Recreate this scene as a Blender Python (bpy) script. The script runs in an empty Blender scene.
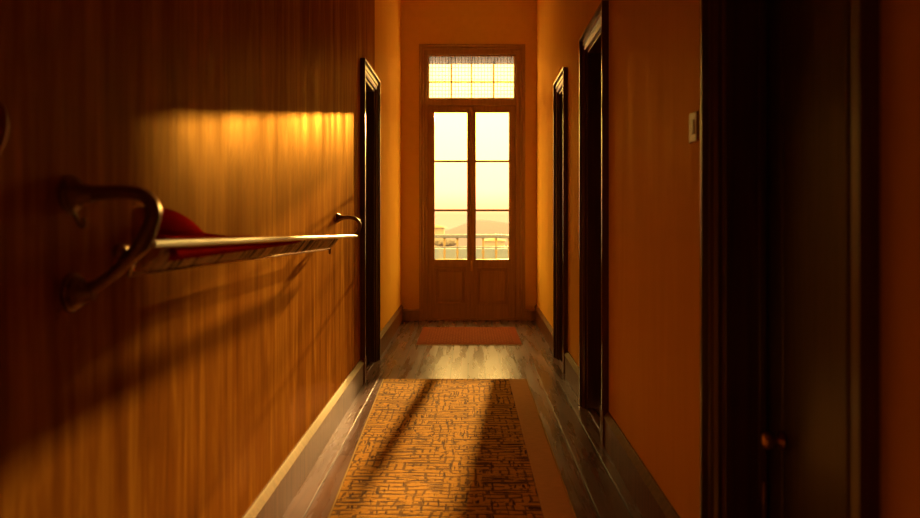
import bpy, bmesh, math, random
from mathutils import Vector, Matrix
random.seed(7)
scene = bpy.context.scene
COL = scene.collection

# ------------------------------------------------------------------ sizes
CAM_H = 1.15
XL = -0.73                 # left wall plane
Y_END = 7.85               # far wall plane
Y_BACK = -1.6
CEIL = 3.75
def XR(y): return 0.656 + 0.012 * y      # right wall runs a touch out of parallel

# ------------------------------------------------------------------ mesh helpers
def new_bm(): return bmesh.new()

def box(bm, x0, x1, y0, y1, z0, z1, fx=None):
    """box; fx(x,y,z)->Vector optional mapping"""
    vs = []
    for x in (x0, x1):
        for y in (y0, y1):
            for z in (z0, z1):
                p = Vector((x, y, z))
                vs.append(bm.verts.new(fx(p) if fx else p))
    a = [(0,1,3,2),(4,6,7,5),(0,4,5,1),(2,3,7,6),(0,2,6,4),(1,5,7,3)]
    fs = [bm.faces.new([vs[i] for i in f]) for f in a]
    return vs, fs

def tube(bm, pts, r, n=12, caps=True):
    """sweep of a circle along pts; r a number or one radius per point"""
    pts = [Vector(p) for p in pts]
    rs = r if isinstance(r, (list, tuple)) else [r] * len(pts)
    rings = []
    t0 = (pts[1] - pts[0]).normalized()
    up = Vector((0, 0, 1)) if abs(t0.z) < 0.9 else Vector((1, 0, 0))
    side = t0.cross(up).normalized()
    for i, p in enumerate(pts):
        if i == 0: t = t0
        elif i == len(pts) - 1: t = (pts[i] - pts[i-1]).normalized()
        else: t = (pts[i+1] - pts[i-1]).normalized()
        side = (side - t * side.dot(t)).normalized()
        b = t.cross(side).normalized()
        rings.append([bm.verts.new(p + (side * math.cos(2*math.pi*k/n) + b * math.sin(2*math.pi*k/n)) * rs[i]) for k in range(n)])
    for a, b in zip(rings, rings[1:]):
        for k in range(n):
            bm.faces.new((a[k], a[(k+1) % n], b[(k+1) % n], b[k]))
    if caps:
        bm.faces.new(rings[0][::-1]); bm.faces.new(rings[-1])

def smooth_path(pts, sub=8):
    pts = [Vector(p) for p in pts]
    P = [pts[0]*2 - pts[1]] + pts + [pts[-1]*2 - pts[-2]]
    out = []
    for i in range(1, len(P) - 2):
        p0, p1, p2, p3 = P[i-1], P[i], P[i+1], P[i+2]
        for k in range(sub):
            t = k / sub
            out.append(0.5*((2*p1) + (p2-p0)*t + (2*p0-5*p1+4*p2-p3)*t*t + (3*p1-p0-3*p2+p3)*t**3))
    out.append(pts[-1])
    return out

def lathe(bm, prof, origin, axis, n=28):
    """prof = [(distance along axis, radius)]"""
    axis = Vector(axis).normalized(); o = Vector(origin)
    up = Vector((0, 0, 1)) if abs(axis.z) < 0.9 else Vector((1, 0, 0))
    a = axis.cross(up).normalized(); b = axis.cross(a).normalized()
    rings = []
    for d, r in prof:
        rings.append([bm.verts.new(o + axis*d + (a*math.cos(2*math.pi*k/n) + b*math.sin(2*math.pi*k/n))*max(r, 1e-4)) for k in range(n)])
    for p, q in zip(rings, rings[1:]):
        for k in range(n):
            bm.faces.new((p[k], p[(k+1) % n], q[(k+1) % n], q[k]))
    bm.faces.new(rings[0][::-1]); bm.faces.new(rings[-1])

def extrude_profile(bm, prof, frames):
    """closed profile [(a,b)] carried through frames, each a function (a,b)->point; mitred by construction"""
    rings = [[bm.verts.new(Vector(f(a, b))) for a, b in prof] for f in frames]
    n = len(prof)
    for p, q in zip(rings, rings[1:]):
        for k in range(n):
            bm.faces.new((p[k], p[(k+1) % n], q[(k+1) % n], q[k]))
    bm.faces.new(rings[0][::-1]); bm.faces.new(rings[-1])

def obj(name, bm, mat, parent=None, bevel=0.0, smooth=False, seg=2):
    bmesh.ops.recalc_face_normals(bm, faces=bm.faces)
    me = bpy.data.meshes.new(name)
    bm.to_mesh(me); bm.free()
    o = bpy.data.objects.new(name, me)
    COL.objects.link(o)
    if mat: me.materials.append(mat)
    if smooth:
        for p in me.polygons: p.use_smooth = True
    if bevel:
        m = o.modifiers.new('bevel', 'BEVEL'); m.width = bevel; m.segments = seg
        m.limit_method = 'ANGLE'; m.angle_limit = math.radians(40)
    if parent:
        o.parent = parent
        o.matrix_parent_inverse = Matrix.Translation(-Vector(parent.location))
    return o

def empty(name, loc):
    o = bpy.data.objects.new(name, None); COL.objects.link(o)
    o.location = loc; o.empty_display_size = 0.1
    return o

def tag(o, label, cat, group=None, kind=None):
    o['label'] = label; o['category'] = cat
    if group: o['group'] = group
    if kind: o['kind'] = kind
    return o

# ------------------------------------------------------------------ materials
def mat(name, col, rough=0.5, metal=0.0, spec=0.5, coat=0.0, coat_rough=0.2):
    m = bpy.data.materials.new(name); m.use_nodes = True
    b = m.node_tree.nodes['Principled BSDF']
    b.inputs['Base Color'].default_value = (*col, 1)
    b.inputs['Roughness'].default_value = rough
    b.inputs['Metallic'].default_value = metal
    b.inputs['Specular IOR Level'].default_value = spec
    b.inputs['Coat Weight'].default_value = coat
    b.inputs['Coat Roughness'].default_value = coat_rough
    return m

class G:
    """small node-graph helper"""
    def __init__(s, m): s.t = m.node_tree; s.b = s.t.nodes['Principled BSDF']
    def n(s, kind, **kw):
        nd = s.t.nodes.new(kind)
        for k, v in kw.items(): setattr(nd, k, v)
        return nd
    def link(s, a, b): s.t.links.new(a, b)
    def coords(s, scale, rot=(0,0,0), loc=(0,0,0)):
        tc = s.n('ShaderNodeTexCoord'); mp = s.n('ShaderNodeMapping')
        mp.inputs['Scale'].default_value = scale; mp.inputs['Rotation'].default_value = rot
        mp.inputs['Location'].default_value = loc
        s.link(tc.outputs['Object'], mp.inputs['Vector']); return mp.outputs['Vector']
    def noise(s, vec, scale=1, detail=4, rough=.55, dist=0):
        nd = s.n('ShaderNodeTexNoise')
        nd.inputs['Scale'].default_value = scale; nd.inputs['Detail'].default_value = detail
        nd.inputs['Roughness'].default_value = rough; nd.inputs['Distortion'].default_value = dist
        s.link(vec, nd.inputs['Vector']); return nd.outputs['Fac']
    def ramp(s, fac, stops):
        nd = s.n('ShaderNodeValToRGB'); e = nd.color_ramp.elements
        while len(e) < len(stops): e.new(0.5)
        for k, (p, c) in enumerate(stops):
            e[k].position = p; e[k].color = (*c, 1) if len(c) == 3 else c
        s.link(fac, nd.inputs['Fac']); return nd.outputs['Color']
    def mix(s, fac, a, b, mode='MIX'):
        nd = s.n('ShaderNodeMix', data_type='RGBA', blend_type=mode)
        for v, i in ((fac, 0), (a, 6), (b, 7)):
            if hasattr(v, 'default_value'): s.link(v, nd.inputs[i])
            else: nd.inputs[i].default_value = v if i == 0 else (*v, 1)
        return nd.outputs[2]
    def math(s, op, a, b=0.0):
        nd = s.n('ShaderNodeMath', operation=op)
        for k, v in enumerate((a, b)):
            if hasattr(v, 'default_value'): s.link(v, nd.inputs[k])
            else: nd.inputs[k].default_value = v
        return nd.outputs[0]
    def bump(s, h, strength=.2, dist=.01):
        nd = s.n('ShaderNodeBump'); nd.inputs['Strength'].default_value = strength
        nd.inputs['Distance'].default_value = dist
        s.link(h, nd.inputs['Height']); s.link(nd.outputs['Normal'], s.b.inputs['Normal'])
    def color(s, c): s.link(c, s.b.inputs['Base Color'])

def wood_wall(name, c0, c1, c2, contrast=1.0, rough=.42, gloss=.06, tint=(1,.62,.2)):
    """varnished veneer: diffuse wood under a warm amber varnish that gives it a tinted sheen"""
    m = mat(name, c1, rough); g = G(m); T = g.t
    broad = g.noise(g.coords((8, 8, .75)), 1, 4, .6, 1.2)
    fine = g.noise(g.coords((48, 48, 2.0)), 1, 6, .72, .8)
    f = g.math('ADD', g.math('MULTIPLY', broad, .55), g.math('MULTIPLY', fine, .45))
    lo, hi = .5 - .135/contrast, .5 + .135/contrast
    col = g.ramp(f, [(lo, c0), (.5, c1), (hi, c2)])
    T.nodes.remove(g.b)
    df = g.n('ShaderNodeBsdfDiffuse'); gl = g.n('ShaderNodeBsdfGlossy'); mx = g.n('ShaderNodeMixShader')
    bp = g.n('ShaderNodeBump'); bp.inputs['Strength'].default_value = .12; bp.inputs['Distance'].default_value = .004
    g.link(fine, bp.inputs['Height'])
    for nd in (df, gl): g.link(bp.outputs['Normal'], nd.inputs['Normal'])
    g.link(col, df.inputs['Color']); gl.inputs['Color'].default_value = (*tint, 1)
    rr = g.ramp(g.noise(g.coords((6, 6, 1.2)), 1, 3), [(.3, (rough-.08,)*3), (.7, (rough+.12,)*3)])
    g.link(rr, gl.inputs['Roughness'])
    mx.inputs[0].default_value = gloss
    g.link(df.outputs[0], mx.inputs[1]); g.link(gl.outputs[0], mx.inputs[2])
    g.link(mx.outputs[0], T.nodes['Material Output'].inputs['Surface'])
    return m
M = {}
M['veneer'] = wood_wall('varnished_veneer', (.17,.050,.006), (.33,.118,.013), (.56,.265,.04))
M['paint_wood'] = wood_wall('ochre_panelling', (.74,.41,.08), (.80,.47,.10), (.86,.53,.12), .55, .45, .06)
M['plaster'] = mat('ochre_plaster', (.50,.20,.03), .7, spec=.3)
g = G(M['plaster']); h_ = g.noise(g.coords((14, 14, 14)), 1, 5)
g.color(g.ramp(h_, [(.3, (.76,.52,.10)), (.7, (.80,.56,.115))])); g.bump(h_, .08, .01)

M['ceiling'] = mat('cream_ceiling', (.85,.74,.50), .8, spec=.2)
def dark_wood(name, a, b, rough=.3, coat=.22, spec=.5):
    m = mat(name, a, rough, spec=spec, coat=coat, coat_rough=.18); g = G(m)
    grain = g.noise(g.coords((38, 38, 1.6)), 1, 5, .6, .9)
    g.color(g.ramp(grain, [(.32, a), (.68, b)])); g.bump(grain, .15, .003)
    return m
M['dark'] = dark_wood('dark_stained_wood', (.060,.024,.009), (.125,.050,.018))
M['door_dark'] = dark_wood('dark_oak_leaf', (.014,.008,.004), (.055,.030,.014), .4, .3)
M['skirting'] = dark_wood('skirting_wood', (.115,.040,.013), (.20,.075,.026), .5, .0, .12)
M['french'] = dark_wood('brown_door_wood', (.31,.18,.09), (.43,.26,.135), .45, .2)
M['steel'] = mat('aged_bronze', (.24,.14,.08), .3, metal=.7)
M['brass'] = mat('old_brass', (.55,.33,.10), .3, metal=.9)
M['chrome'] = mat('polished_steel', (.75,.72,.66), .22, metal=.9)
M['white_bar'] = mat('white_enamel', (.80,.95,1.0), .3, spec=.8)
M['switch'] = mat('ivory_plastic', (.42,.26,.11), .4)
M['red'] = mat('red_cloth', (.34,.010,.006), .9, spec=.0)
M['hook'] = mat('turned_red_wood', (.30,.085,.025), .75, spec=.1)

# floor boards
m = M['floor'] = mat('polished_floorboards', (.1,.06,.03), .3, spec=.42, coat=.10, coat_rough=.2); g = G(m)
br = g.n('ShaderNodeTexBrick'); br.offset = .37
g.link(g.coords((1, 1, 1), (0, 0, math.pi/2)), br.inputs['Vector'])
for k, v in (('Scale', 1), ('Mortar Size', .0035), ('Mortar Smooth', .2), ('Bias', 0), ('Brick Width', 1.15), ('Row Height', .125)):
    br.inputs[k].default_value = v
br.inputs['Color1'].default_value = (.150,.062,.036,1); br.inputs['Color2'].default_value = (.22,.098,.058,1)
br.inputs['Mortar'].default_value = (.012,.007,.004,1)
gr = g.noise(g.coords((34, 1.8, 10)), 1, 5, .6, .6)
g.color(g.mix(.65, br.outputs['Color'], g.ramp(gr, [(.3, (.45,.45,.45)), (.7, (1,1,1))]), 'MULTIPLY'))
sc = g.noise(g.coords((16, 1.3, 3)), 1, 5, .6, .3)
hh = g.math('SUBTRACT', g.math('MULTIPLY', gr, .25), br.outputs['Fac'])
bp = g.n('ShaderNodeBump'); bp.inputs['Strength'].default_value = .3; bp.inputs['Distance'].default_value = .003; g.link(hh, bp.inputs['Height'])
basecol = g.b.inputs['Base Color'].links[0].from_socket
df = g.n('ShaderNodeBsdfDiffuse'); gl = g.n('ShaderNodeBsdfGlossy'); mx = g.n('ShaderNodeMixShader'); fr_ = g.n('ShaderNodeFresnel')
fr_.inputs['IOR'].default_value = 1.6
g.link(basecol, df.inputs['Color']); gl.inputs['Color'].default_value = (.68, .66, 1.0, 1)      # blue tint in the gloss offsets the orange light in reflections
g.link(g.ramp(sc, [(.3, (.21,.21,.21)), (.72, (.36,.36,.36))]), gl.inputs['Roughness'])
for nd in (df, gl, fr_): g.link(bp.outputs['Normal'], nd.inputs['Normal'])
g.link(fr_.outputs[0], mx.inputs[0]); g.link(df.outputs[0], mx.inputs[1]); g.link(gl.outputs[0], mx.inputs[2])
m.node_tree.nodes.remove(g.b); g.link(mx.outputs[0], m.node_tree.nodes['Material Output'].inputs['Surface'])

# runner: basket weave of long dark strokes on gold-brown
def weave(name, gold, goldb, dark):
    m = mat(name, gold, .95, spec=.1); g = G(m)
    wob = g.n('ShaderNodeTexNoise'); wob.inputs['Scale'].default_value = 7; wob.inputs['Detail'].default_value = 2
    tc = g.n('ShaderNodeTexCoord'); g.link(tc.outputs['Object'], wob.inputs['Vector'])
    def strokes(scale, rot, bw, rh, mort, off):
        mp = g.n('ShaderNodeMapping'); mp.inputs['Rotation'].default_value = (0, 0, rot)
        mp.inputs['Location'].default_value = off
        va = g.n('ShaderNodeVectorMath', operation='MULTIPLY_ADD')
        va.inputs[1].default_value = (.035, .035, 0)
        g.link(wob.outputs['Color'], va.inputs[0]); g.link(tc.outputs['Object'], va.inputs[2])
        g.link(va.outputs[0], mp.inputs['Vector'])
        b = g.n('ShaderNodeTexBrick'); b.offset = .43; b.squash = .7; b.squash_frequency = 3
        for k, v in (('Scale', scale), ('Mortar Size', mort), ('Mortar Smooth', .35), ('Brick Width', bw), ('Row Height', rh)):
            b.inputs[k].default_value = v
        g.link(mp.outputs['Vector'], b.inputs['Vector']); return b.outputs['Fac']
    h1 = strokes(1, 0, .17, .040, .0085, (0, 0, 0))
    v1 = strokes(1, math.pi/2, .12, .036, .006, (.3, .2, 0))
    msk = g.n('ShaderNodeTexVoronoi'); msk.inputs['Scale'].default_value = 8; msk.distance = 'CHEBYCHEV'
    g.link(g.coords((1, 1.5, 0)), msk.inputs['Vector'])
    sep = g.n('ShaderNodeSeparateColor'); g.link(msk.outputs['Color'], sep.inputs[0])
    pick = g.math('GREATER_THAN', sep.outputs[0], .56)
    ln = g.mix(pick, h1, v1)
    ln2 = g.mix(g.math('GREATER_THAN', g.noise(g.coords((11, 30, 1)), 1, 2), .42), (0,0,0), ln)
    hs = g.ramp(g.noise(g.coords((5.5, 62, 1)), 1, 2, .5, .25), [(.54, (0,0,0)), (.60, (1,1,1))])
    vs_ = g.ramp(g.noise(g.coords((70, 9, 1), loc=(5, 2, 0)), 1, 2, .5, .25), [(.57, (0,0,0)), (.63, (1,1,1))])
    nz = g.mix(g.math('GREATER_THAN', sep.outputs[1], .62), hs, vs_)
    ln2 = g.mix(1.0, g.mix(.2, ln2, (0,0,0)), g.mix(.0, nz, (0,0,0)), 'LIGHTEN')
    base = g.ramp(g.noise(g.coords((40, 90, 1)), 1, 4), [(.3, gold), (.7, goldb)])
    g.color(g.mix(ln2, base, dark))
    hgt = g.math('SUBTRACT', 1.0, ln2); g.bump(hgt, .6, .004)
    return m
M['runner'] = weave('woven_runner', (.52,.225,.012), (.74,.375,.026), (.085,.020,.003))
M['border'] = mat('runner_border', (.27,.13,.05), .95, spec=.1); g = G(M['border'])
hb = g.noise(g.coords((20, 160, 1)), 1, 3); g.color(g.ramp(hb, [(.3, (.60,.34,.18)), (.7, (.76,.45,.25))])); g.bump(hb, .4, .003)
M['binding'] = mat('runner_binding', (.52,.34,.14), .9, spec=.1)

m = M['mat_field'] = mat('red_mat', (.34,.06,.035), .95, spec=.1); g = G(m)
br = g.n('ShaderNodeTexBrick'); g.link(g.coords((1, 1, 1)), br.inputs['Vector'])
for k, v in (('Scale', 1), ('Mortar Size', .006), ('Brick Width', .052), ('Row Height', .045)): br.inputs[k].default_value = v
br.inputs['Color1'].default_value = (.17,.034,.020,1); br.inputs['Color2'].default_value = (.21,.048,.028,1); br.inputs['Mortar'].default_value = (.30,.10,.06,1)
g.color(br.outputs['Color'])
M['mat_border'] = mat('red_mat_border', (.25,.062,.038), .95, spec=.1)
M['fringe'] = mat('mat_fringe', (.42,.24,.14), .95, spec=.1)

# striped towel
m = M['plaid'] = mat('striped_cotton', (.5,.45,.4), .85, spec=.2); g = G(m)
w1 = g.noise(g.coords((0, 11, 0)), 1, 4, .75)
w2 = g.noise(g.coords((0, 3, 120), loc=(3, 0, 1)), 1, 2, .6)
c = g.ramp(w1, [(.39, (.05,.03,.04)), (.42, (.97,.95,.95)), (.455, (.97,.95,.95)), (.465, (.05,.05,.14)), (.50, (.06,.06,.16)), (.51, (.97,.97,1)), (.555, (.97,.97,1)), (.565, (.30,.08,.03)), (.60, (.97,.97,1))])
g.color(g.mix(.15, c, g.ramp(w2, [(.35, (.45,.4,.42)), (.65, (1,.97,.95))]), 'MULTIPLY'))

# glass: thin clear pane
def thin_glass(name, tint, gloss=.06):
    m = bpy.data.materials.new(name); m.use_nodes = True; t = m.node_tree
    for n in list(t.nodes): t.nodes.remove(n)
    o = t.nodes.new('ShaderNodeOutputMaterial'); mx = t.nodes.new('ShaderNodeMixShader')
    tr = t.nodes.new('ShaderNodeBsdfTransparent'); gl = t.nodes.new('ShaderNodeBsdfGlossy')
    tr.inputs[0].default_value = (*tint, 1); gl.inputs['Roughness'].default_value = .03
    mx.inputs[0].default_value = gloss
    t.links.new(tr.outputs[0], mx.inputs[1]); t.links.new(gl.outputs[0], mx.inputs[2]); t.links.new(mx.outputs[0], o.inputs[0])
    return m
M['glass'] = thin_glass('clear_glass', (.97,.96,.93))
M['thread'] = mat('net_thread', (.75,.62,.42), .9)
m = M['heading'] = bpy.data.materials.new('grey_heading'); m.use_nodes = True; t = m.node_tree
for n in list(t.nodes): t.nodes.remove(n)
o_ = t.nodes.new('ShaderNodeOutputMaterial'); tl = t.nodes.new('ShaderNodeBsdfTranslucent')
tl.inputs[0].default_value = (.10,.115,.32,1); t.links.new(tl.outputs[0], o_.inputs[0])
m = M['frosted'] = bpy.data.materials.new('frosted_glass'); m.use_nodes = True; t = m.node_tree
for n in list(t.nodes): t.nodes.remove(n)
o_ = t.nodes.new('ShaderNodeOutputMaterial'); tl = t.nodes.new('ShaderNodeBsdfTranslucent')
tl.inputs[0].default_value = (.9,.88,.8,1); t.links.new(tl.outputs[0], o_.inputs[0])

# outdoors
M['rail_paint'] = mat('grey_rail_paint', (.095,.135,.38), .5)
M['baluster'] = mat('baluster_iron', (.20,.17,.17), .6)
M['stone'] = mat('pale_stone', (.45,.42,.34), .9)
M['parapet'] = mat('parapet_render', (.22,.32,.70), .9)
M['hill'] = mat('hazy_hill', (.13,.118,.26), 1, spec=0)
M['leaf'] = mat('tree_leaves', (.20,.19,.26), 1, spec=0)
M['bark'] = mat('tree_bark', (.30,.20,.11), 1, spec=0)
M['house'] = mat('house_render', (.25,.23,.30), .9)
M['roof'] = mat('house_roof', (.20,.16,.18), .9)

# ------------------------------------------------------------------ room shell
REV = 0.15          # depth of the door recesses
WT = 0.22           # wall thickness
HEAD = 2.215        # top of door casing
CW = 0.085          # casing width
# openings (inside of casing) as (y0, y1)
L_DOOR = (4.88 + CW, 5.72 - CW)
R_FAR = (5.18 + CW, 5.85 - CW)
R_MID = (3.575 + CW, 4.37 - CW)
R_NEAR = (1.17 + CW, 2.005 - CW)
OPEN_H = HEAD - CW

def side_wall(name, fx, openings, mt):
    bm = new_bm(); y = Y_BACK
    for a, b in sorted(openings):
        box(bm, 0, WT, y, a, 0, CEIL, fx)
        box(bm, 0, WT, a, b, OPEN_H, CEIL, fx)
        y = b
    box(bm, 0, WT, y, Y_END, 0, CEIL, fx)
    bmesh.ops.remove_doubles(bm, verts=bm.verts, dist=1e-5)
    o = obj(name, bm, mt); o['kind'] = 'structure'
    return o
# local frame of a wall: p.x = depth into the wall, p.y along the hall, p.z up
FL = lambda p: Vector((XL - p.x, p.y, p.z))
FR = lambda p: Vector((XR(p.y) + p.x, p.y, p.z))
wl = side_wall('wall_left', FL, [L_DOOR], M['veneer'])
wl.data.materials.append(M['paint_wood'])       # faces beyond the doorway take the lighter ochre material
for p in wl.data.polygons:
    if p.center.y > L_DOOR[1] + .01: p.material_index = 1
tag(wl, 'left wall of varnished wood veneer with vertical grain', 'wall')
tag(side_wall('wall_right', FR, [R_FAR, R_MID, R_NEAR], M['paint_wood']), 'right wall of orange-brown panelling with three dark doorways', 'wall')

# far wall around the French door
DX0, DX1, DTOP = -0.510, 0.600, 2.985
bm = new_bm()
wide0, wide1 = XL - WT, XR(Y_END) + WT
box(bm, wide0, DX0, Y_END, Y_END + WT, 0, CEIL); box(bm, DX1, wide1, Y_END, Y_END + WT, 0, CEIL)
box(bm, DX0, DX1, Y_END, Y_END + WT, DTOP, CEIL)
bmesh.ops.remove_doubles(bm, verts=bm.verts, dist=1e-5)
tag(obj('wall_far', bm, M['plaster']), 'ochre plaster wall around the French door', 'wall', kind='structure')
bm = new_bm(); box(bm, wide0, wide1, Y_BACK - WT, Y_BACK, 0, CEIL)
tag(obj('wall_near', bm, M['plaster']), 'ochre plaster wall closing the hall behind the viewer', 'wall', kind='structure')
bm = new_bm(); box(bm, wide0, wide1, Y_BACK - WT, Y_END + WT, -.12, 0)
tag(obj('floor', bm, M['floor']), 'polished dark floorboards running the length of the hall', 'floor', kind='structure')
bm = new_bm(); box(bm, wide0, wide1, Y_BACK - WT, Y_END + WT, CEIL, CEIL + .12)
tag(obj('ceiling', bm, M['ceiling']), 'plain cream ceiling above the hall', 'ceiling', kind='structure')

# skirting boards with an ogee top
SK = [(0, 0), (-.022, 0), (-.022, .136), (-.026, .139), (-.026, .148), (-.010, .170), (-.006, .175), (0, .175)]
def skirting(name, fx, y0, y1, label):
    bm = new_bm()
    extrude_profile(bm, SK, [lambda a, b, y=y: fx(Vector((a, y, b))) for y in (y0, y1)])
    tag(obj(name, bm, M['skirting']), label, 'skirting board', kind='structure')
skirting('baseboard_left', FL, Y_BACK, 4.88, 'long sunlit skirting board under the left wall before the doorway')
skirting('baseboard_left', FL, 5.72, Y_END, 'short skirting board between left doorway and far wall')
skirting('baseboard_right', FR, 5.85, Y_END, 'short skirting board between farthest right doorway and far wall')
skirting('baseboard_right', FR, 4.37, 5.18, 'very short skirting board between the two farther right doorways')
skirting('baseboard_right', FR, 2.005, 3.575, 'skirting board under the light switch on the right wall')
skirting('baseboard_right', FR, Y_BACK, 1.17, 'skirting board right of the nearest dark door')
def skirt_far(x0, x1, label):
    bm = new_bm()
    extrude_profile(bm, [(a, b*.72) for a, b in SK], [lambda a, b, x=x: (x, Y_END + a, b) for x in (x0, x1)])
    tag(obj('baseboard_far', bm, M['french']), label, 'skirting board', kind='structure')
skirt_far(XL, DX0 - .002, 'skirting board of far wall left of French door')
skirt_far(DX1 + .002, XR(Y_END), 'skirting board of far wall right of French door')

# ------------------------------------------------------------------ side doors
# casing profile: distance from the opening (a), projection out of the wall (b); stepped mouldings
CAS = [(0, .0), (0, .012), (.012, .018), (.018, .012), (.030, .014), (.036, .022), (.050, .022), (.055, .016), (.066, .018), (.070, .034), (.085, .034), (.085, 0)]
def side_door(n, fx, span, label, hinges=True, knob=None, flush=False):
    a, b = span; h = OPEN_H; yc = (a + b) / 2
    root = empty('door_%d' % n, fx(Vector((0, yc, 0)))); tag(root, label, 'door', kind='structure')
    bm = new_bm()
    PL = .182
    fr = [lambda u, v: fx(Vector((-v, a - u, PL))), lambda u, v: fx(Vector((-v, a - u, h + u))),
          lambda u, v: fx(Vector((-v, b + u, h + u))), lambda u, v: fx(Vector((-v, b + u, 0)))]
    extrude_profile(bm, CAS, fr)
    obj('casing', bm, M['dark'], root)
    bm = new_bm(); box(bm, -.030, 0, a - CW, a, 0, PL, fx)
    obj('plinth_block', bm, M['skirting'], root, .004)
    # jamb lining of the recess, with a door stop
    t = .022
    bm = new_bm()
    box(bm, .0, REV + .05, a, a + t, 0, h, fx); box(bm, .0, REV + .05, b - t, b, 0, h, fx); box(bm, .0, REV + .05, a + t, b - t, h - t, h, fx)
    for yy in (a + t, b - t - .012): box(bm, .085, .105, yy, yy + .012, 0, h - t, fx)
    obj('jamb', bm, M['dark'], root, .003)
    bm = new_bm(); box(bm, .0, REV + .05, a + t, b - t, 0, .004, fx)
    obj('threshold', bm, M['floor'], root, .001)
    # leaf with raised stiles, rails and two sunk panels
    l0, l1 = a + t + .002, b - t - .002
    bm = new_bm(); st = .10; z0, z1 = .016, h - t - .003
    if flush: box(bm, .109, .145, l0 + st, l1 - st, z0, z1, fx)
    box(bm, .107, .147, l0, l0 + st, z0, z1, fx); box(bm, .107, .147, l1 - st, l1, z0, z1, fx)
    for r0, r1 in () if flush else ((z0, .24), (.92, 1.06), (z1 - .12, z1)): box(bm, .107, .147, l0 + st, l1 - st, r0, r1, fx)
    leaf = obj('leaf', bm, M['door_dark'], root, .004)
    for r0, r1 in () if flush else ((.24, .92), (1.06, z1 - .12)):
        bm = new_bm(); box(bm, .120, .136, l0 + st, l1 - st, r0, r1, fx)
        box(bm, .114, .121, l0 + st + .05, l1 - st - .05, r0 + .05, r1 - .05, fx)
        obj('panel', bm, M['door_dark'], leaf, .005)
    if hinges:
        for z in (.35, 1.72):
            bm = new_bm(); p = fx(Vector((.098, b - t - .012, z)))
            lathe(bm, [(0, .004), (.004, .008), (.10, .008), (.104, .004)], p, (0, 0, 1), 12)
            obj('hinge', bm, M['steel'], leaf, smooth=True)
    # knob on a rose
    kz, ky = (knob or (1.0, l0 + .05))
    d = (fx(Vector((0, ky, kz))) - fx(Vector((.1, ky, kz)))).normalized()
    bm = new_bm()
    lathe(bm, [(0, .024), (.004, .024), (.007, .010), (.022, .008), (.026, .016), (.036, .022), (.044, .019), (.049, .008)], fx(Vector((.107, ky, kz))), d, 20)
    obj('knob', bm, M['brass'], leaf, smooth=True)['label'] = 'small brass knob'
side_door(1, FL, L_DOOR, 'dark wooden doorway in the left wall beyond the wall rail')
side_door(2, FR, R_FAR, 'dark doorway farthest along the right wall, nearest the French door')
side_door(3, FR, R_MID, 'dark doorway in the middle of the right wall')
side_door(4, FR, R_NEAR, 'near black oak door in the right foreground, beside the light switch', knob=(.585, R_NEAR[1] - .12), flush=True)

# ------------------------------------------------------------------ French door with transom
P = lambda px: (px - 468) * Y_END / 720           # measured on the wall plane
Q = lambda py: CAM_H - (py - 215) * Y_END / 720
root = empty('door_5', ((DX0 + DX1)/2, Y_END, 0))
tag(root, 'tall brown French door with glazed leaves and transom at the hall end', 'door', kind='structure')
CAS2 = [(0, 0), (0, .014), (.010, .020), (.020, .016), (.034, .020), (.040, .034), (.052, .034), (.052, 0)]
bm = new_bm()
f = lambda x, z: (lambda u, v: (x(u), Y_END - v, z(u)))
ix0, ix1, iz = DX0 + .03, DX1 - .03, DTOP - .03
extrude_profile(bm, CAS2, [f(lambda u: ix0 - u, lambda u: 0), f(lambda u: ix0 - u, lambda u: iz + u), f(lambda u: ix1 + u, lambda u: iz + u), f(lambda u: ix1 + u, lambda u: 0)])
obj('casing', bm, M['french'], root)
bm = new_bm()
yf0, yf1 = Y_END - .002, Y_END + .14
GZ0, GZ1 = Q(259.5), Q(112)           # leaf glass
TZ0, TZ1 = Q(97.5), Q(56)             # transom glass
TX0, TX1 = P(429), P(514)
box(bm, ix0, TX0 - .02, yf0, yf1, 0, iz); box(bm, TX1 + .02, ix1, yf0, yf1, 0, iz)
box(bm, TX0 - .02, TX1 + .02, yf0, yf1, TZ1 + .02, iz)
box(bm, TX0 - .02, TX1 + .02, yf0, yf1, GZ1 + .075, TZ0 - .02)
box(bm, DX0, ix0, Y_END + .0, yf1, 0, DTOP); box(bm, ix1, DX1, Y_END + .0, yf1, 0, DTOP); box(bm, ix0, ix1, Y_END, yf1, iz, DTOP)
obj('frame', bm, M['french'], root, .004)
bm = new_bm(); box(bm, TX0 - .02, TX1 + .02, Y_END, yf1, 0, .018)
obj('threshold', bm, M['french'], root, .003)
# transom sash
bm = new_bm(); ys0, ys1 = Y_END + .03, Y_END + .075
box(bm, TX0 - .02, TX0, ys0, ys1, TZ0 - .02, TZ1 + .02); box(bm, TX1, TX1 + .02, ys0, ys1, TZ0 - .02, TZ1 + .02)
box(bm, TX0, TX1, ys0, ys1, TZ0 - .02, TZ0); box(bm, TX0, TX1, ys0, ys1, TZ1, TZ1 + .02)
tw = obj('transom_window', bm, M['french'], root, .003)
bm = new_bm()
for k in range(1, 4):
    x = TX0 + (TX1 - TX0) * (k / 4 + (0 if k == 2 else .01))
    box(bm, x - .006, x + .006, ys0 + .012, ys1 - .012, TZ0, TZ1)
zm = Q(81); box(bm, TX0, TX1, ys0 + .014, ys1 - .014, zm - .006, zm + .006)
obj('glazing_bars', bm, M['french'], tw)
bm = new_bm(); box(bm, TX0, TX1, ys0 + .022, ys0 + .026, TZ0, TZ1)
obj('glass', bm, M['frosted'], tw)['label'] = 'frosted transom pane'
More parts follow.
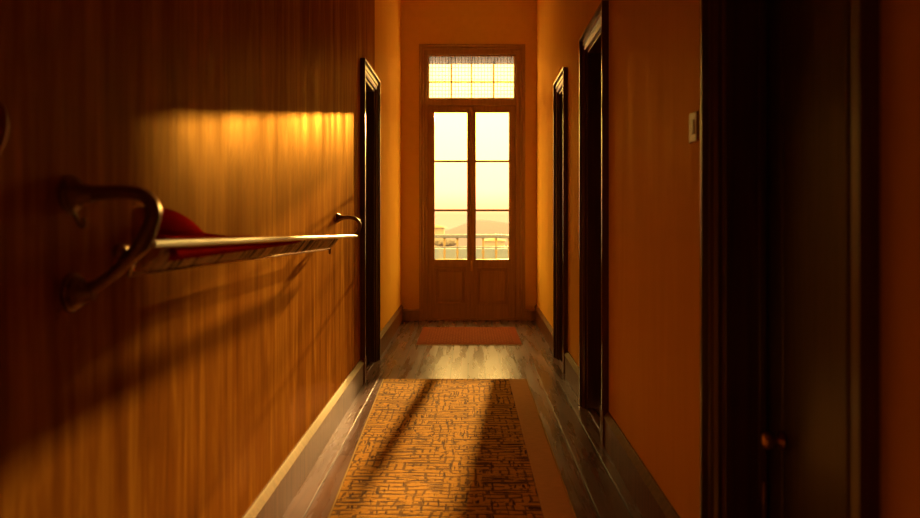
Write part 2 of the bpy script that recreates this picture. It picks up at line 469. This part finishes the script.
# lace net hung on the room side of the transom glass: a fine open mesh of threads under a gathered heading
bm = new_bm(); yl = ys0 - .008
nx, nz = 26, 11
for k in range(nx + 1):
    x = TX0 + (TX1 - TX0) * k / nx
    box(bm, x - .0022, x + .0022, yl, yl + .003, TZ0, TZ1)
for k in range(nz + 1):
    z = TZ0 + (TZ1 - TZ0) * k / nz
    box(bm, TX0, TX1, yl + .003, yl + .006, z - .0022, z + .0022)
lc = obj('lace_net', bm, M['thread'], tw)
bm = new_bm(); prev = None
N = 220
for k in range(N + 1):
    x = TX0 + (TX1 - TX0) * k / N
    y = yl + .001 + .004 * math.sin(k * 1.1)
    a_, b_ = bm.verts.new((x, y, Q(63.5))), bm.verts.new((x, y, TZ1))
    if prev: bm.faces.new((prev[0], a_, b_, prev[1]))
    prev = (a_, b_)
o = obj('curtain_heading', bm, M['heading'], tw, smooth=True); o['label'] = 'grey gathered heading of the lace net'
# two leaves
def leaf(x0, x1, g0, g1, mirror):
    bm = new_bm(); y0, y1 = Y_END + .028, Y_END + .072; zt = GZ1 + .0755
    box(bm, x0, g0, y0, y1, .017, zt); box(bm, g1, x1, y0, y1, .017, zt)
    pz0, pz1 = Q(305), Q(267.5)
    box(bm, g0, g1, y0, y1, GZ1, zt); box(bm, g0, g1, y0, y1, pz1, GZ0); box(bm, g0, g1, y0, y1, .017, pz0)
    lf = obj('leaf', bm, M['french'], root, .004)
    bm = new_bm()
    for py in (161, 210.3): box(bm, g0, g1, y0 + .010, y1 - .010, Q(py) - .011, Q(py) + .011)
    obj('glazing_bars', bm, M['french'], lf, .002)
    bm = new_bm(); box(bm, g0, g1, y0 + .02, y0 + .024, GZ0, GZ1)
    obj('glass', bm, M['glass'], lf)
    # sunk panel with a moulding round it and a raised field
    bm = new_bm(); box(bm, g0, g1, y0 + .016, y1 - .008, pz0, pz1)
    box(bm, g0 + .045, g1 - .045, y0 + .006, y0 + .017, pz0 + .045, pz1 - .045)
    obj('panel', bm, M['french'], lf, .006)
    bm = new_bm(); w = .02
    box(bm, g0, g0 + w, y0 - .008, y0 + .018, pz0, pz1); box(bm, g1 - w, g1, y0 - .008, y0 + .018, pz0, pz1)
    box(bm, g0 + w, g1 - w, y0 - .008, y0 + .018, pz0, pz0 + w); box(bm, g0 + w, g1 - w, y0 - .008, y0 + .018, pz1 - w, pz1)
    obj('panel_moulding', bm, M['french'], lf, .006)
    return lf
mid = P(471.6)
lA = leaf(TX0 - .0205, mid - .001, P(434.5), P(467), False)
lB = leaf(mid + .001, TX1 + .0205, P(476), P(509), True)
bm = new_bm(); box(bm, mid - .018, mid + .018, Y_END + .016, Y_END + .030, .03, GZ1 + .07)
obj('astragal', bm, M['french'], lB, .006)
bm = new_bm(); hx = mid; hz = Q(262)
box(bm, hx - .014, hx + .014, Y_END + .010, Y_END + .017, hz - .10, hz + .07)
tube(bm, [(hx, Y_END + .012, hz), (hx, Y_END - .03, hz)], .008)
tube(bm, smooth_path([(hx, Y_END - .03, hz), (hx + .002, Y_END - .034, hz - .03), (hx + .003, Y_END - .032, hz - .075)]), .008)
obj('handle', bm, M['brass'], lB, .002)['label'] = 'brass lever handle on a long plate'

# ------------------------------------------------------------------ rugs
def slab(bm, quad, z0, z1):
    vs = [bm.verts.new((x, y, z)) for z in (z0, z1) for x, y in quad]
    bm.faces.new(vs[0:4][::-1]); bm.faces.new(vs[4:8])
    for k in range(4): bm.faces.new((vs[k], vs[(k+1) % 4], vs[4+(k+1) % 4], vs[4+k]))
ry0, ry1 = 1.55, 5.02
lx = lambda y: -.531 - (y - 2.73) * .027
rx, bx_ = .410, .285
root = empty('runner_rug', (-.08, (ry0+ry1)/2, 0))
tag(root, 'long golden-brown woven runner with a plain right border, on the hall floor', 'rug')
bm = new_bm(); slab(bm, [(lx(ry0) + .008, ry0), (bx_, ry0), (bx_, ry1), (lx(ry1) + .008, ry1)], 0, .009)
obj('field', bm, M['runner'], root, .003)
bm = new_bm(); slab(bm, [(bx_, ry0), (rx - .008, ry0), (rx - .008, ry1), (bx_, ry1)], 0, .0085)
obj('border', bm, M['border'], root, .003)['label'] = 'plain brown border strip'
bm = new_bm()
slab(bm, [(rx - .008, ry0), (rx, ry0), (rx, ry1), (rx - .008, ry1)], 0, .0095)
slab(bm, [(lx(ry0), ry0), (lx(ry0) + .008, ry0), (lx(ry1) + .008, ry1), (lx(ry1), ry1)], 0, .0095)
obj('binding', bm, M['binding'], root, .002)['label'] = 'pale bound edge'

root = empty('door_mat', (.01, 6.85, 0)); tag(root, 'small red rectangular mat in front of the French door', 'rug')
mx0, mx1, my0, my1 = -.458, .478, 6.38, 7.33
bm = new_bm(); box(bm, mx0 + .06, mx1 - .06, my0 + .06, my1 - .06, 0, .010); obj('field', bm, M['mat_field'], root, .002)
bm = new_bm()
box(bm, mx0, mx0 + .06, my0, my1, 0, .009); box(bm, mx1 - .06, mx1, my0, my1, 0, .009)
box(bm, mx0 + .06, mx1 - .06, my0, my0 + .06, 0, .009); box(bm, mx0 + .06, mx1 - .06, my1 - .06, my1, 0, .009)
obj('border', bm, M['mat_border'], root, .002)
bm = new_bm()
for k in range(90):
    x = mx0 + (mx1 - mx0) * (k + .5) / 90 + random.uniform(-.002, .002)
    box(bm, x - .0035, x + .0035, my0 - .035 - random.uniform(0, .01), my0, 0, .005)
obj('fringe', bm, M['fringe'], root)['label'] = 'pale fringe along the near edge'

# ------------------------------------------------------------------ wall rail on scrolled brackets
yn, yf = 1.315, 4.01
root = empty('wall_rail', (XL, (yn + yf)/2, 1.06))
tag(root, 'long white wall rail on scrolled bronze brackets along the left wall', 'wall rail')
A = Vector((-.592, yn + .015, 1.096)); B = Vector((-.628, yf - .005, 1.034))
rose = [(0, .034), (.006, .035), (.010, .030), (.014, .031), (.022, .022), (.034, .017), (.045, .014)]
def bracket(pts, radii, roses, s=1.0):
    bm = new_bm()
    path = smooth_path(pts, 8)
    n = len(path) - 1; rr = []
    for i in range(n + 1):
        t = i / n * (len(radii) - 1); k = min(int(t), len(radii) - 2)
        rr.append(radii[k] + (radii[k+1] - radii[k]) * (t - k))
    tube(bm, path, rr, 16)
    b = obj('bracket', bm, M['steel'], root, smooth=True)
    for y, z in roses:
        bm = new_bm(); lathe(bm, [(d*s, r*s) for d, r in rose], (XL, y, z), (1, 0, 0), 28)
        obj('rosette', bm, M['steel'], b, .001, smooth=False)
    return b
near = bracket([(XL, yn, 1.188), (-.68, yn, 1.190), (-.625, yn, 1.192), (-.590, yn, 1.184), (-.574, yn, 1.158), (-.582, yn, 1.125), (-.596, yn, 1.096),
         (-.622, yn, 1.068), (-.655, yn + .003, 1.038), (-.69, yn + .005, 1.017), (XL, yn + .006, 1.008)],
        [.016, .0135, .012, .012, .0125, .014, .016, .0125, .011, .012, .016], [(yn, 1.188), (yn + .006, 1.008)])
bm = new_bm()   # small ball where the two arms meet, and a scroll under the upper arm
lathe(bm, [(0, .003), (.004, .011), (.012, .015), (.020, .011), (.026, .004)], (-.628, yn - .002, 1.074), (-.5, -.1, .9), 16)
obj('finial', bm, M['steel'], near, smooth=True)
bm = new_bm()
tube(bm, smooth_path([(-.722, yn, 1.165), (-.715, yn, 1.142), (-.705, yn, 1.128), (-.698, yn, 1.136), (-.704, yn, 1.143)]), .003, 10)
obj('scroll', bm, M['steel'], near, smooth=True)
bracket([(XL, yf, 1.134), (-.695, yf, 1.135), (-.655, yf, 1.136), (-.622, yf, 1.126), (-.604, yf, 1.098), (-.610, yf, 1.062), (B.x, yf, B.z)],
        [.014, .011, .010, .010, .010, .010, .012], [(yf, 1.134)], .8)
# flat white bar
bm = new_bm()
d = (B - A)
def barpt(t, dx, dz): p = A + d*t; return Vector((p.x + dx, p.y, p.z + dz))
rings = []
prof = [(-.016, -.006), (.014, -.006), (.016, -.003), (.016, .004), (.013, .007), (-.016, .007)]
extrude_profile(bm, prof, [lambda a, b, t=t: barpt(t, a, b) for t in (0, .25, .5, .75, 1)])
obj('bar', bm, M['white_bar'], root, .001)['label'] = 'white enamelled flat bar'
# thin lower rod with its end peg
C0 = Vector((-.625, yn + .01, 1.040)); C1 = Vector((-.664, 3.46, .988))
bm = new_bm(); tube(bm, [(-.60, yn + .004, 1.088), C0], .004); tube(bm, [C0, C1], .0038)
obj('lower_rod', bm, M['chrome'], root, smooth=True)['label'] = 'thin polished steel rod under the bar'
bm = new_bm(); tube(bm, [C1 + Vector((0, 0, .004)), C1 + Vector((0, 0, -.026))], .006); tube(bm, [C1, (XL, C1.y, C1.z - .004)], .004)
obj('peg', bm, M['steel'], root, smooth=True)

# striped towel stretched from bar to rod
def sheet(name, rows, mt, thick=.003, parent=None):
    bm = new_bm(); V = [[bm.verts.new(p) for p in r] for r in rows]
    for a, b in zip(V, V[1:]):
        for k in range(len(a) - 1): bm.faces.new((a[k], a[k+1], b[k+1], b[k]))
    o = obj(name, bm, mt, parent, smooth=True)
    s = o.modifiers.new('thickness', 'SOLIDIFY'); s.thickness = thick; s.offset = 0
    return o
rows = []
for i in range(121):
    t = i / 120; y = 1.40 + t * (3.45 - 1.40)
    tb = (y - A.y) / (B.y - A.y); p = barpt(tb, 0, -.010)
    tc_ = (y - C0.y) / (C1.y - C0.y); q = C0 + (C1 - C0) * tc_
    row = []
    for k in range(7):
        s = k / 6
        w = .0022 * math.sin(y * 60 + s * 2) * math.sin(math.pi * s)
        row.append(p.lerp(q + Vector((.004, 0, .005)), s) + Vector((w + .003 * math.sin(math.pi*s), 0, 0)))
    rows.append(row)
tw_ = empty('striped_towel', (-.63, 2.4, 1.04)); tag(tw_, 'narrow striped cotton towel with red hem, stretched under the white rail', 'towel')
sheet('striped_body', rows, M['plaid'], .003, tw_)
# red sheet added for the reddish reflection in the wall varnish, then the hem in front
rows = []
for i in range(41):
    t = i / 40; y = 1.43 + t * .60
    tb = (y - A.y) / (B.y - A.y); p = barpt(tb, 0, 0)
    yb = 1.62 + t * .36
    top = 1.098 + .072 * (1 - t ** 2.4)
    rows.append([Vector((XL + .004, yb, top)), Vector((XL + .008, yb, (top + 1.096) / 2)), Vector((XL + .025, yb*.8 + y*.2, 1.096)),
                 Vector((-.665, (yb + y)/2, p.z + .010)), Vector((p.x - .012, y, p.z + .0105)), Vector((p.x - .004, y, p.z + .0105))])
sheet('red_reflection', rows, M['red'], .003, tw_)['label'] = 'added red sheet standing in for a reflection on the wall'
rows = []
for i in range(31):
    t = i / 30; y = 1.42 + t * (2.6 - 1.42)
    tb = (y - A.y) / (B.y - A.y); p = barpt(tb, 0, 0)
    drop = .022 * (1 - t) ** .7 + .003
    w = .001 * math.sin(y * 40)
    rows.append([Vector((p.x + .004, y, p.z - .0085)), Vector((p.x + .006 + w, y, p.z - .010 - drop*.5)), Vector((p.x + .001 + w, y, p.z - .010 - drop))])
sheet('red_hem', rows, M['red'], .003, tw_)['label'] = 'red hem along the top edge'

# coat hook at the left edge of the view
root = empty('coat_hook', (XL, 1.10, 1.28)); tag(root, 'curved reddish wooden coat hook on the left wall above the rail', 'hook')
bm = new_bm(); yk = 1.08
tube(bm, smooth_path([(XL + .004, yk, 1.315), (XL + .012, yk + .004, 1.318), (XL + .022, yk + .012, 1.305), (XL + .022, yk + .014, 1.275), (XL + .012, yk + .010, 1.245), (XL + .006, yk + .002, 1.225)]),
     [.006] + [.008]*39 + [.005], 12)
obj('arm', bm, M['hook'], root, smooth=True)
bm = new_bm(); lathe(bm, [(0, .022), (.005, .022), (.008, .016)], (XL, yk - .012, 1.275), (1, 0, 0)); obj('backplate', bm, M['hook'], root)

# light switch beside the nearest right door
root = empty('light_switch', (XR(2.16), 2.16, 1.41)); tag(root, 'small ivory light switch on the right wall beside the nearest dark door', 'light switch')
bm = new_bm(); box(bm, -.009, 0, 2.122, 2.197, 1.368, 1.458, FR); obj('plate', bm, M['switch'], root, .003)
bm = new_bm(); box(bm, -.011, -.009, 2.146, 2.173, 1.392, 1.434, FR); obj('rocker', bm, M['switch'], root, .002)

# ------------------------------------------------------------------ balcony and view
bm = new_bm(); box(bm, -3.0, 3.2, Y_END + WT, 9.75, -.16, -.03)
tag(obj('balcony_slab', bm, M['stone']), 'pale stone balcony floor outside the French door', 'balcony', kind='structure')
YB = 9.35
zr = CAM_H - (236.3 - 215) * YB / 720; zl = CAM_H - (247.3 - 215) * YB / 720
root = empty('balcony_railing', (0.1, YB, -.03)); tag(root, 'grey handrail on slim brown balusters beyond the French door', 'railing')
bm = new_bm(); box(bm, -2.9, 3.1, YB - .035, YB + .035, zr - .022, zr + .024); obj('handrail', bm, M['rail_paint'], root, .012)
bm = new_bm(); box(bm, -2.9, 3.1, YB - .015, YB + .015, zl - .010, zl + .010); box(bm, -2.9, 3.1, YB - .015, YB + .015, .05, .08); obj('lower_rail', bm, M['rail_paint'], root, .003)
x = (444.5 - 468) * YB / 720; step = 12.9 * YB / 720; k0 = -15
base = None
for k in range(k0, 18):
    xx = x + k * step
    if xx < -2.85 or xx > 3.05: continue
    bm = new_bm(); zt = zr - .02
    lathe(bm, [(0, .016), (.10, .016), (.12, .022), (.14, .014), (.45, .018), (.66, .012), (.70, .020), (.73, .012), (zt + .03, .014)], (xx, YB, -.03), (0, 0, 1), 12)
    obj('baluster', bm, M['baluster'], root, smooth=True)
bm = new_bm(); box(bm, -2.9, 3.1, 9.5, 9.62, -.03, zl - .02)
tag(obj('parapet', bm, M['parapet'], bevel=.01), 'low pale grey parapet behind the balcony railing', 'parapet', kind='structure')

# far town and hills, seen low over the rail from an upper floor
def ridge(name, y, depth, pts, zlow, label, mt):
    """a hill range: pts = [(x, ztop)] swept into a rounded mass with real depth"""
    bm = new_bm(); fine = smooth_path([(a, 0, b) for a, b in pts], 10); rows = []
    for j, (fy, fz) in enumerate(((0, 0), (.12, .45), (.3, .82), (.5, 1), (.7, .85), (.88, .5), (1, 0))):
        rows.append([bm.verts.new((p.x, y + depth*fy, zlow + (p.z - zlow) * fz * (1 + .03*math.sin(p.x*.11 + j)*(fz < 1)))) for p in fine])
    for a, b in zip(rows, rows[1:]):
        for k in range(len(a) - 1): bm.faces.new((a[k], a[k+1], b[k+1], b[k]))
    tag(obj(name, bm, mt, smooth=True), label, 'hill', kind='structure')
def W(px, py, y): return ((px - 468) * y / 720, CAM_H - (py - 215) * y / 720)
ridge('hill_range', 360, 160, [W(px, py, 440) for px, py in ((300, 240), (380, 233), (425, 231), (446, 230), (456, 227), (468, 222.5), (480, 220), (497, 221.5), (520, 225), (560, 229), (640, 240))], -90, 'hazy hill range on the horizon beyond the railing', M['hill'])
bm = new_bm(); box(bm, -500, 500, 30, 700, -30.2, -30)
tag(obj('ground', bm, M['hill']), 'hazy low ground far below the balcony', 'ground', kind='structure')
def house(px0, px1, py, y, label, gable=False):
    x0, zt = W(px0, py, y); x1, _ = W(px1, py, y); dep = (x1 - x0) * 1.1
    r = empty('house', ((x0+x1)/2, y + dep/2, -30)); tag(r, label, 'house', 'pale houses beyond the balcony')
    bm = new_bm(); box(bm, x0, x1, y, y + dep, -30, zt); obj('walls', bm, M['house'], r)
    bm = new_bm(); e = .3; xm = (x0+x1)/2; rz = zt + (x1-x0)*.14
    v = [bm.verts.new(c) for c in ((x0-e, y-e, zt), (x1+e, y-e, zt), (x1+e, y+dep+e, zt), (x0-e, y+dep+e, zt), (xm, y+dep*.3, rz), (xm, y+dep*.7, rz))]
    for f_ in ((0,1,4), (1,2,5,4), (2,3,5), (3,0,4,5), (3,2,1,0)): bm.faces.new([v[i] for i in f_])
    obj('roof', bm, M['roof'], r)
house(429, 444, 227.5, 90, 'pale house at the left edge of the view through the door')
house(484, 505, 241, 120, 'low pale house behind the right half of the railing')
# tree whose crown spreads just under the handrail
def tree(px, py, y, r, zbase, label):
    x, z = W(px, py, y)
    t = empty('tree', (x, y, zbase)); tag(t, label, 'tree')
    bm = new_bm(); tube(bm, [(x, y, zbase), (x + .05, y, (z+zbase)/2), (x, y, z)], [.35, .25, .16], 10); obj('trunk', bm, M['bark'], t, smooth=True)
    bm = new_bm(); rnd = random.Random(3)
    for _ in range(4500):
        a = rnd.uniform(0, 2*math.pi); rr = r * math.sqrt(rnd.random()); hgt = r*.55*rnd.uniform(-.3 , 1) * (1 - (rr/r)**2*.8) - (1 - rr/r) * r*.35
        c = Vector((x + rr*math.cos(a), y + rr*math.sin(a), z + hgt)); s = .075
        u = Vector((rnd.gauss(0,1), rnd.gauss(0,1), rnd.gauss(0,1))).normalized(); w = u.orthogonal().normalized()
        bm.faces.new([bm.verts.new(c + q) for q in (u*s, w*s*.6, -u*s, -w*s*.6)])
    obj('crown', bm, M['leaf'], t)
tree(445.5, 243, 45, .75, -30, 'small spreading tree beyond the left half of the railing')

# ------------------------------------------------------------------ light
w = bpy.data.worlds.new('World'); scene.world = w; w.use_nodes = True
t = w.node_tree; bg = t.nodes['Background']
tc = t.nodes.new('ShaderNodeTexCoord'); sp = t.nodes.new('ShaderNodeSeparateXYZ'); rp = t.nodes.new('ShaderNodeValToRGB')
t.links.new(tc.outputs['Generated'], sp.inputs[0]); t.links.new(sp.outputs['Z'], rp.inputs[0]); t.links.new(rp.outputs[0], bg.inputs[0])
e = rp.color_ramp.elements
e[0].position = 0.0; e[0].color = (.19, .098, .040, 1)
e[1].position = .13; e[1].color = (1.0, .61, .104, 1)
n_ = e.new(.035); n_.color = (.55, .22, .080, 1)
bg.inputs['Strength'].default_value = 7.5

def sun(name, az, alt, energy, col, ang):
    l = bpy.data.lights.new(name, 'SUN'); l.energy = energy; l.color = col; l.angle = math.radians(ang)
    o = bpy.data.objects.new(name, l); COL.objects.link(o)
    d = Vector((-az, -1, -alt)); o.rotation_euler = d.to_track_quat('-Z', 'Y').to_euler(); o.location = (2, 16, 6)
sun('low_sun', .117, .144, 4.2, (1, .56, .13), .5)
sun('added_upper_sun', .098, .226, 9, (1, .56, .13), 1.3)  # second, higher sun added to light the runner

pl = bpy.data.lights.new('door_portal', 'AREA'); pl.shape = 'RECTANGLE'; pl.size = 1.1; pl.size_y = 2.5
po = bpy.data.objects.new('door_portal', pl); COL.objects.link(po)
po.location = (.045, Y_END + .2, 1.75); po.rotation_euler = (-math.pi/2, 0, 0)
pl.cycles.is_portal = True

# ------------------------------------------------------------------ camera
cam = bpy.data.cameras.new('Camera'); co = bpy.data.objects.new('Camera', cam); COL.objects.link(co)
co.location = (0, 0, CAM_H); co.rotation_euler = (math.pi/2, 0, 0)
cam.sensor_width = 36; cam.lens = 36 * 720 / 920
cam.shift_x = -8 / 920; cam.shift_y = -44 / 920
cam.clip_start = .05; cam.clip_end = 2000
cam.dof.use_dof = True; cam.dof.focus_distance = 4.8; cam.dof.aperture_fstop = 2.3
scene.camera = co
scene.cycles.use_denoising = True
scene.cycles.max_bounces = 14; scene.cycles.diffuse_bounces = 10; scene.cycles.transparent_max_bounces = 16
vs = scene.view_settings
vs.view_transform = 'Standard'; vs.look = 'None'; vs.gamma = 1; vs.use_curve_mapping = False; vs.exposure = 0.56
